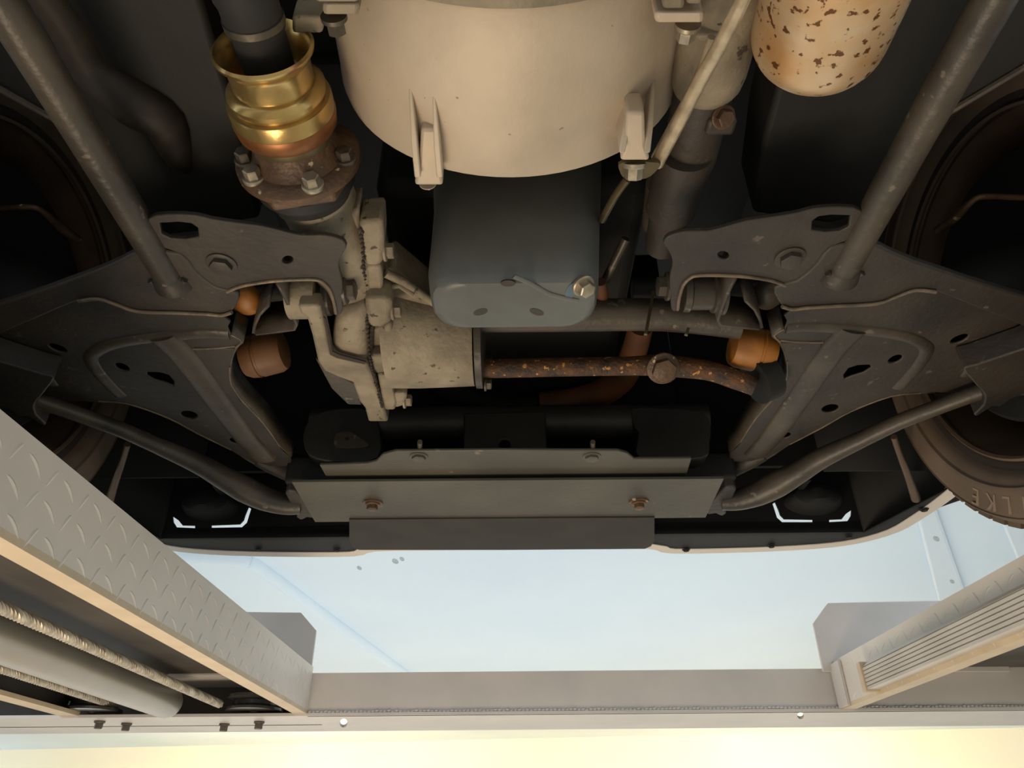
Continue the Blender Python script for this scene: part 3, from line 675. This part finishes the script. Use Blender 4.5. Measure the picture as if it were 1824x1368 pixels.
    # pressed ribs
    def ridge(pts, r, fl, lab=None):
        P = [f(PZ(x_, y_, Z+0.001)) for x_, y_ in pts]
        sweep('pressed_rib', P, [(r*1.0*math.cos(t), r*fl*math.sin(t)) for t in [2*math.pi*i/18 for i in range(18)]], S2, arm, lab, smoothn=5)
    ridge([(1520, 585), (1485, 620), (1450, 668), (1408, 730), (1375, 775), (1345, 808)], 0.021, 0.42, 'long pressed rib along the arm')
    ridge([(1400, 585), (1440, 582), (1500, 585), (1560, 590), (1610, 598), (1640, 610), (1650, 625), (1632, 655), (1600, 690)], 0.010, 0.45)
    ridge([(1820, 625), (1770, 630), (1735, 650), (1720, 668)], 0.008, 0.5)
    # small step at the front pivot
    tube('front_pivot', [f(PZ(x_, y_, 0.575)) for x_, y_ in ((1360, 800), (1330, 812), (1290, 828), (1240, 838), (1200, 840))], 0.018, S, arm, 'curved pivot end disappearing behind the skid plate', radii=[0.016, 0.020, 0.022, 0.022, 0.02], flat=1.3)
    # triangular web plate
    wb = [(1392, 612), (1464, 608), (1460, 628), (1436, 664), (1402, 712), (1385, 708), (1398, 684), (1404, 664), (1403, 642)]
    plate('web_plate', [f(PZ(x_, y_, Z-0.0012)) for x_, y_ in wb], (0, 0, 0.004), S, arm, None, bevel=0.001)
    # strut bar
    sb = [(1765, 692), (1745, 698), (1700, 714), (1660, 729), (1600, 752), (1540, 780), (1465, 815), (1420, 842), (1385, 862), (1350, 879), (1315, 890), (1285, 893)]
    sz = [0.540, 0.540, 0.540, 0.540, 0.538, 0.536, 0.532, 0.528, 0.522, 0.516, 0.512, 0.512]
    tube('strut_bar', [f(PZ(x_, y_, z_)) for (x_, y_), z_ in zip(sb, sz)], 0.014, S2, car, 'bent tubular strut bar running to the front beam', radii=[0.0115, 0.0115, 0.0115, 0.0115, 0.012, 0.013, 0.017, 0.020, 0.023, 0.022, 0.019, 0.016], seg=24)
    # knuckle
    K = [(1716, 657), (1740, 650), (1824, 622), (1900, 600), (1940, 700), (1880, 712), (1824, 705), (1800, 712), (1782, 725), (1768, 724), (1742, 741), (1736, 738), (1752, 722), (1754, 703), (1742, 690), (1730, 676)]
    kn = plate('steering_knuckle', [f(PZ(x_, y_, 0.520)) for x_, y_ in smooth2(K, 2)], (0, 0, 0.035), S, car, 'dark cast steering knuckle with a pointed claw', bevel=0.008)
    # crossmember bracket
    D = [(1182, 433), (1189, 422), (1209, 415), (1230, 412), (1261, 412), (1294, 404), (1330, 394), (1370, 388), (1420, 380), (1450, 372), (1500, 369), (1535, 376), (1530, 410), (1505, 430), (1475, 442), (1456, 468), (1462, 490), (1450, 500), (1420, 511), (1395, 509), (1380, 506), (1371, 499), (1320, 492), (1270, 490), (1240, 491), (1228, 496), (1217, 508), (1210, 530), (1206, 553), (1196, 551), (1194, 520), (1193, 494), (1198, 470), (1195, 455), (1188, 443)]
    br = plate('crossmember_bracket', [f(PZ(x_, y_, 0.545)) for x_, y_ in smooth2(D, 2)], (0, 0, 0.006), S, car, 'dark pressed crossmember bracket with a round hole', holes=[[f(PZ(x_, y_, 0.545)) for x_, y_ in oval((1289, 455), 10, 7, 15)], [f(PZ(x_, y_, 0.545)) for x_, y_ in ((1446, 410), (1447, 394), (1458, 386), (1480, 383), (1515, 384), (1512, 404), (1496, 412), (1470, 414))]], bevel=0.002)
    plate('bracket_backing', [f(PZ(x_, y_, 0.60)) for x_, y_ in ((1210, 430), (1380, 400), (1500, 410), (1480, 480), (1380, 495), (1230, 480))], (0, 0, 0.006), M['blocker'], br)
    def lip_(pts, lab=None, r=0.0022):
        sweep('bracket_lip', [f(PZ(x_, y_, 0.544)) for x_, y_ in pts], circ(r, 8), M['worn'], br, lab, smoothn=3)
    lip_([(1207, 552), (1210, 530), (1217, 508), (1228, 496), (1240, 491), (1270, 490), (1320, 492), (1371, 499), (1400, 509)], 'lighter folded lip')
    # side sheets of the bracket around the bush
    def sheet(pts, xoff=0.0, lab=None):
        P = [f(PZ(x_, y_, z_)) for x_, y_, z_ in pts]
        loft('bracket_side', [[p, p+Vector((0, 0.0, 0.05))] for p in P], S2, br, lab, cap=False, closed=False, solid=0.004)
    sheet([(1310, 497, 0.55), (1300, 515, 0.55), (1288, 545, 0.555), (1279, 571, 0.555), (1284, 580, 0.555), (1310, 583, 0.555), (1353, 587, 0.555)])
    sheet([(1328, 536, 0.56), (1345, 552, 0.56), (1354, 570, 0.56), (1357, 585, 0.56)])
    bolt(f(PZ(1191, 510, 0.560)), (-m, 0, 0), 0.013, 0.014, S2, br, 'pivot_bolt')
    bolt(f(PZ(1407, 458, 0.545)), (0, 0, -1), 0.0125, 0.009, S, br, 'bracket_bolt')
    # bush
    bc = f(PZ(1252, 520, 0.585))
    bu = lathe('pivot_bush', [(-0.026, 0.018), (-0.026, 0.025), (-0.018, 0.026), (-0.016, 0.023), (0.010, 0.023), (0.012, 0.027), (0.020, 0.027), (0.022, 0.030), (0.026, 0.030), (0.027, 0.018)], bc, (m, 0, 0), S2, br, 'rubber pivot bush in the bracket', 40)
    # dome and orange rubber stop
    lathe('grease_cap', [(0, 0.022), (0.008, 0.021), (0.015, 0.016), (0.018, 0.008), (0.019, 0)], f(PZ(1371, 535, 0.60))+Vector((0, 0, 0.012)), (0, -0.45, -1), M['boot'] if m < 0 else M['steel2'], car, 'domed orange cap' if m < 0 else 'domed brown cap', 32)
    bt = M['boot'] if m > 0 else M['boot2']
    c_ = f(PZ(1339, 622, 0.585))
    bs = lathe('bump_stop', [(-0.030, 0.018), (-0.028, 0.026), (-0.020, 0.030), (0.006, 0.0315), (0.007, 0.030), (0.010, 0.030), (0.011, 0.0315), (0.022, 0.030), (0.030, 0.026), (0.032, 0.018)], c_, (m*0.95, 0.1, -0.15), bt, car, ('orange-yellow' if m > 0 else 'dull brown')+' ribbed rubber bump stop', 40)
    # brake pipe in the wheel arch
    tube('brake_pipe', [f(PZ(x_, y_, 0.72)) for x_, y_ in ((1668, 412), (1700, 388), (1732, 358), (1755, 350), (1820, 352), (1870, 350))], 0.0045, M['rust'], car, 'thin bent brake pipe in the wheel arch', radii=[0.006, 0.0065, 0.004, 0.004, 0.004, 0.004])
    # chassis frame rail flaring outward
    R_ = [(1440, -60), (1900, -60), (1900, 72), (1824, 120), (1680, 206), (1640, 290), (1590, 360), (1480, 400), (1340, 380), (1360, 250), (1400, 100)]
    plate('chassis_rail', [f(PZ(x_, y_, 0.655)) for x_, y_ in R_], (0, 0, 0.09), M['dark'], car, 'dark flaring chassis rail', bevel=0.006)
    sweep('rail_edge', [f(PZ(x_, y_, 0.653)) for x_, y_ in ((1900, 72), (1824, 120), (1680, 206))], circ(0.004, 8), M['steel2'], car, 'lighter brown lower edge of the rail')  # thin lighter tube drawn along the rail edge
    # brake backing, inside wheel
    # ---- wheel
    wx = 0.70; s = 1
    def W(u, rr_, ang=0): pass
    o = f((wx, AX, WZ))
    wh = lathe('wheel', [(0.0, 0.246), (-0.003, 0.250), (0.0, 0.2535), (0.012, 0.2535), (0.012, 0.247), (0.03, 0.244), (0.06, 0.232), (0.10, 0.226), (0.17, 0.222), (0.185, 0.15), (0.175, 0.06), (0.17, 0.0)], o, (m, 0, 0), M['wheel'], car, 'dusty steel wheel seen from its hollow inner side', 96, capa=False)
    ty = [(0.010, 0.252), (0.003, 0.258), (0.002, 0.266), (-0.003, 0.270), (-0.009, 0.276), (-0.011, 0.287), (-0.0145, 0.290), (-0.0145, 0.298), (-0.012, 0.302), (-0.011, 0.322), (-0.0065, 0.331), (-0.008, 0.333), (-0.004, 0.336), (0.006, 0.340), (0.022, 0.3435), (0.05, 0.344), (0.17, 0.344), (0.20, 0.341), (0.215, 0.336), (0.225, 0.31), (0.222, 0.27), (0.21, 0.252)]
    tyre = lathe('tyre', ty, o, (m, 0, 0), M['tyre'], wh, 'dusty brown-grey tyre with faint raised letters', 120, capa=False, capb=False)
    lathe('bead_groove', [(0.004, 0.254), (0.0015, 0.2585), (0.0008, 0.268), (-0.0025, 0.270)], o, (m, 0, 0), M['groove'], wh, 'dark ring between tyre and rim', 96, capa=False, capb=False)
    # shoulder tread blocks
    bm = bmesh.new()
    for i in range(64):
        an = 2*math.pi*i/64
        for (u, rr_, w, l) in ((0.020, 0.3425, 0.024, 0.026), (0.055, 0.3435, 0.03, 0.022), (0.09, 0.3435, 0.03, 0.022), (0.125, 0.3435, 0.03, 0.022), (0.16, 0.343, 0.03, 0.022)):
            a2 = an+u*1.2
            Rm = Matrix.Rotation(a2*m, 3, 'X')
            cpos = Vector(o)+Vector((m*u, 0, 0))+Rm @ Vector((0, 0, -rr_))
            bm_box(bm, cpos, (w, l, 0.010), Rm)
    mk('tread_blocks', bm, M['tyre'], wh, 'rows of tread blocks', smooth=False, kind='stuff')
    if True:
        # hub and brake drum backing
        hb = lathe('brake_disc', [(0.03, 0.03), (0.022, 0.192), (0.030, 0.198), (0.04, 0.198), (0.042, 0.10), (0.12, 0.09)], o, (m, 0, 0), M['blocker'], car, 'dark brake backing plate inside the wheel', 64)
        tube('hub_carrier', [f((0.60, AX, WZ-0.04)), f((0.66, AX, WZ-0.03)), f((0.74, AX, WZ))], 0.06, M['dark'], car, radii=[0.05, 0.07, 0.075])
        tube('drive_shaft', [f((0.17, 0.82, 0.665)), f((0.36, 0.82, 0.665)), f((0.60, AX, WZ))], 0.016, M['dark'], car)
    return f, o, wh
fR, oR, whR = side(1)
fL, oL, whL = side(-1)

# raised letters on the right tyre's inner sidewall (only these show)
def letters(txt, a0, step, size):
    for i, ch in enumerate(txt):
        cu = bpy.data.curves.new('letter', 'FONT'); cu.body = ch; cu.size = size; cu.extrude = 0.0012; cu.align_x = 'CENTER'; cu.align_y = 'CENTER'
        to = bpy.data.objects.new('tmp', cu); C.objects.link(to)
        me = bpy.data.meshes.new_from_object(to.evaluated_get(bpy.context.evaluated_depsgraph_get()))
        bpy.data.objects.remove(to)
        # local: x right, y up (outwards), z out of the sidewall (towards -X)
        an = a0 + i*step      # angle from straight down, towards the front of the car
        rad = Vector((0, math.sin(an), -math.cos(an)))      # outward from the hub
        tan = Vector((0, math.cos(an), math.sin(an)))       # towards the front
        R4 = Matrix((( 0, 0, -1), (tan.y, rad.y, 0), (tan.z, rad.z, 0))).to_4x4()
        pos = Vector((0.70+0.0105, 0, 0))*0 + Vector((0.70-0.0115, AX, WZ)) + rad*0.313
        R4.translation = pos
        me.transform(R4); me.materials.append(M['tyre_t'])
        o = bpy.data.objects.new('letter', me); C.objects.link(o); setpar(o, whR); o['label'] = 'raised tyre letter %s' % ch
letters('ILKE', math.radians(20), math.radians(6.4), 0.036)

# ---- front beam, skid plates, flap
ZS = 0.50
sk = plate('skid_plate', [PZ(x, y, ZS) for x, y in ((519, 859), (1290, 853), (1257, 922), (561, 930))], (0, 0, 0.005), M['skid'], car, 'flat grey steel skid plate held by two rusty bolts', bevel=0.001)
for px, py in ((664, 895), (1138, 893)):
    p = PZ(px, py, ZS)
    lathe('rusty_washer', [(0, 0.018), (0.003, 0.0175), (0.003, 0.008)], p, (0, 0, -1), M['rust'], sk, None, 28)
    bolt(p+Vector((0, 0, -0.003)), (0, 0, -1), 0.0095, 0.011, M['rust'], sk, 'skid_bolt', 'rusty bolt head')
up = [(569, 829), (655, 826), (670, 822), (682, 810), (705, 804), (900, 802), (1100, 803), (1118, 808), (1130, 818), (1232, 817), (1222, 850), (584, 855)]
sk2 = plate('upper_guard_plate', [PZ(x, y, 0.512) for x, y in up], (0, 0, 0.005), M['skid'], car, 'stepped guard plate behind the skid plate', bevel=0.0015)
for px in (746, 1054):
    p = PZ(px, 813, 0.512); bolt(p, (0, 0, -1), 0.011, 0.006, M['skid'], sk2)
    tube('stud', [PZ(px+2, 802, 0.52), PZ(px+2, 787, 0.52)], 0.004, M['bolt'], sk2, smoothn=1)
fx = [(622, 926), (1166, 922), (1166, 962), (1160, 973), (1148, 978), (900, 980), (640, 980), (628, 975), (622, 964)]
plate('rubber_flap', [PZ(x, y, 0.497) for x, y in fx], (0, 0, 0.004), M['flap'], car, 'dull black rubber flap below the bumper centre', bevel=0.001)
# front cross tube with box bracket and mounts
yt = 1.14
bmz = PY(900, 770, yt).z
ct = tube('front_cross_tube', [Vector((-0.36, yt, bmz+0.02)), Vector((0.34, yt, bmz+0.02))], 0.03, M['dim'], car, 'dark cross tube behind the guard plates')
plate('tube_saddle', [PY(x, y, yt-0.035) for x, y in ((826, 736), (972, 732), (974, 800), (826, 803))], (0, 0.06, 0), M['dim'], ct, 'dark box-shaped saddle', holes=[[PY(x, y, yt-0.035) for x, y in oval((899, 791), 10, 8)]], bevel=0.004)
plate('tube_mount', smoothpts([PY(x, y, yt-0.03) for x, y in ((1128, 728), (1180, 727), (1240, 732), (1264, 750), (1264, 790), (1250, 815), (1142, 818), (1138, 770), (1130, 760))], 3), (0, 0.05, 0), M['dim'], ct, 'dark rounded mount', bevel=0.004)
plate('tube_mount', smoothpts([PY(x, y, yt-0.03) for x, y in ((560, 740), (600, 728), (660, 730), (675, 760), (672, 815), (600, 822), (550, 810), (540, 770))], 3), (0, 0.05, 0), M['dim'], ct, 'dark rounded mount', bevel=0.004)
plate('mount_tab', smoothpts([PY(x, y, yt-0.034) for x, y in ((597, 775), (605, 770), (622, 769), (636, 776), (655, 790), (650, 797), (600, 797))], 3), (0, 0.004, 0), M['steel2'], ct, 'small grey tab', holes=[[PY(x, y, yt-0.034) for x, y in oval((618, 781), 4, 3)]])
# end brackets of the beam beside the skid plate
for m in (1, -1):
    f = ms(m)
    E = [(1292, 868), (1308, 866), (1312, 872), (1302, 895), (1290, 905), (1294, 915), (1286, 920), (1275, 915), (1262, 917), (1256, 912), (1270, 890)]
    plate('beam_end_bracket', [f(PZ(x, y, 0.508)) for x, y in E], (0, 0, 0.05), M['steel'], car, 'dark beam end bracket beside the skid plate', bevel=0.003)
bw = box('front_beam', (X0, 1.20, 0.545), (0.78, 0.10, 0.05), M['dark'], car, 'dark chassis front beam above the skid plate', bevel=0.006)

# ---- bumper
BZ0 = 0.503
lipR = [(912, 979), (1040, 978), (1155, 978), (1195, 986), (1330, 984), (1450, 978), (1530, 968), (1600, 948), (1650, 920), (1690, 893), (1720, 870)]
base = [PZ(x, y, BZ0) for x, y in lipR]
full = [mir(p) for p in base[::-1]][:-1] + base
outer = smoothpts(full, 3, False)
def inset(pts, d):
    out = []
    for i, p in enumerate(pts):
        a_ = pts[max(i-1, 0)]; b_ = pts[min(i+1, len(pts)-1)]; t = (b_-a_).normalized()
        out.append(p + Vector((t.y, -t.x, 0))*d)
    return out
inn = inset(outer, 0.028)
bum = loft('front_bumper', [[o_, i_, i_+Vector((0, 0, 0.006)), o_+Vector((0, 0, 0.02))] for o_, i_ in zip(outer, inn)], M['runway'], car, 'pale lower lip of the front bumper')
for px, py in ((1374, 975), (1512, 958), (1646, 910), (1222, 982), (600, 982), (460, 980)):
    p = PZ(px, py-3, BZ0-0.0005); bolt(p, (0, 0, -1), 0.006, 0.004, M['dark'], bum, 'bumper_screw')
# black inner wall of the bumper, with the U-shaped gaps round the fog lamp housings
YW = 1.385
def wallp(x, z, y=YW): return Vector((x, y, z))
def g(px, py, dx=0):
    return PY(px, py, YW)
zlo = BZ0+0.004
slits = []
for m in (1, -1):
    f = ms(m)
    for q in ([(1376, 897), (1381, 894), (1387, 908), (1390, 917), (1397, 924), (1448, 925), (1448, 930), (1393, 930), (1384, 922)],
              [(1477, 925), (1500, 924), (1507, 915), (1517, 908), (1516, 918), (1510, 928), (1477, 930)]):
        if m < 0: q = q[:] if len(q) > 8 else q
        slits.append([f(g(x, y)) for x, y in q])
xw = 0.695
plate('bumper_inner_wall', [wallp(X0-xw, zlo), wallp(X0+xw, zlo), wallp(X0+xw, 0.93), wallp(X0-xw, 0.93)], (0, 0.004, 0), M['black'], bum, 'black inner wall of the bumper with bright gaps round the lamp housings', holes=slits, smooth=False)
for m in (1, -1):
    f = ms(m)
    en = [Vector((X0+xw, YW, 0)), Vector((X0+0.728, 1.36, 0)), Vector((X0+0.752, 1.32, 0)), Vector((X0+0.79, 1.25, 0)), Vector((X0+0.84, 1.18, 0))]
    en = [p for p in smoothpts(en, 4, False)]
    loft('bumper_corner_liner', [[f(Vector((p.x, p.y, zlo))), f(Vector((p.x, p.y, 0.70))), f(Vector((p.x, p.y, 0.93)))] for p in en], M['black'], bum, None, cap=False, closed=False, solid=0.004)
    # fog lamp housing hanging behind the wall
    c = f(g(1448, 905)); 
    loft('lamp_housing', [[c+Vector((a_*math.cos(t), -yy, b_*math.sin(t)+0.012)) for t in [2*math.pi*i/24 for i in range(24)]] for a_, b_, yy in ((0.058, 0.028, 0.0), (0.055, 0.026, 0.02), (0.045, 0.022, 0.04), (0.02, 0.012, 0.05))], M['black'], bum, 'black lamp housing', cap=True)
    tube('bumper_stay', [f(PZ(x, y, z)) for x, y, z in ((1592, 778, 0.56), (1602, 808, 0.55), (1618, 850, 0.53), (1632, 888, 0.515))], 0.006, M['wheel'], bum, 'thin stay beside the tyre', radii=[0.005, 0.005, 0.006, 0.009])
    tube('bumper_stay', [f(PZ(x, y, z)) for x, y, z in ((1600, 770, 0.66), (1570, 800, 0.66), (1545, 825, 0.66))], 0.008, M['dark'], bum)
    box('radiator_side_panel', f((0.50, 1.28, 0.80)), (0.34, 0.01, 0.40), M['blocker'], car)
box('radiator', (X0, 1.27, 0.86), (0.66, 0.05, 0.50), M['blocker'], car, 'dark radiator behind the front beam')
box('underbody_patch', (-0.42, 0.42, 0.70), (0.05, 0.3, 0.05), M['dark'], car, 'dirty rail behind the left torsion bar', R=Matrix.Rotation(0.35, 3, 'Z'), bevel=0.01)

tube('exhaust_pipe', [PZ(x, y, z) for x, y, z in ((60, -40, 0.66), (120, 40, 0.66), (165, 120, 0.66), (235, 180, 0.65), (290, 215, 0.65), (320, 280, 0.66), (350, 300, 0.68))], 0.022, M['dimrust'], car, 'dim rusty pipe behind the left torsion bar', radii=[0.018, 0.02, 0.022, 0.026, 0.024, 0.016, 0.008])

tray = [i_ for i_ in inn if abs(i_.x-X0) < 0.76]
loft('bumper_undertray', [[i_+Vector((0, 0.004, 0.003)), Vector((X0+max(-0.695, min(0.695, i_.x-X0)), YW, zlo)), Vector((X0+max(-0.695, min(0.695, i_.x-X0)), YW, zlo+0.02))] for i_ in tray], M['black'], bum, None, cap=False, closed=False, solid=0.003)
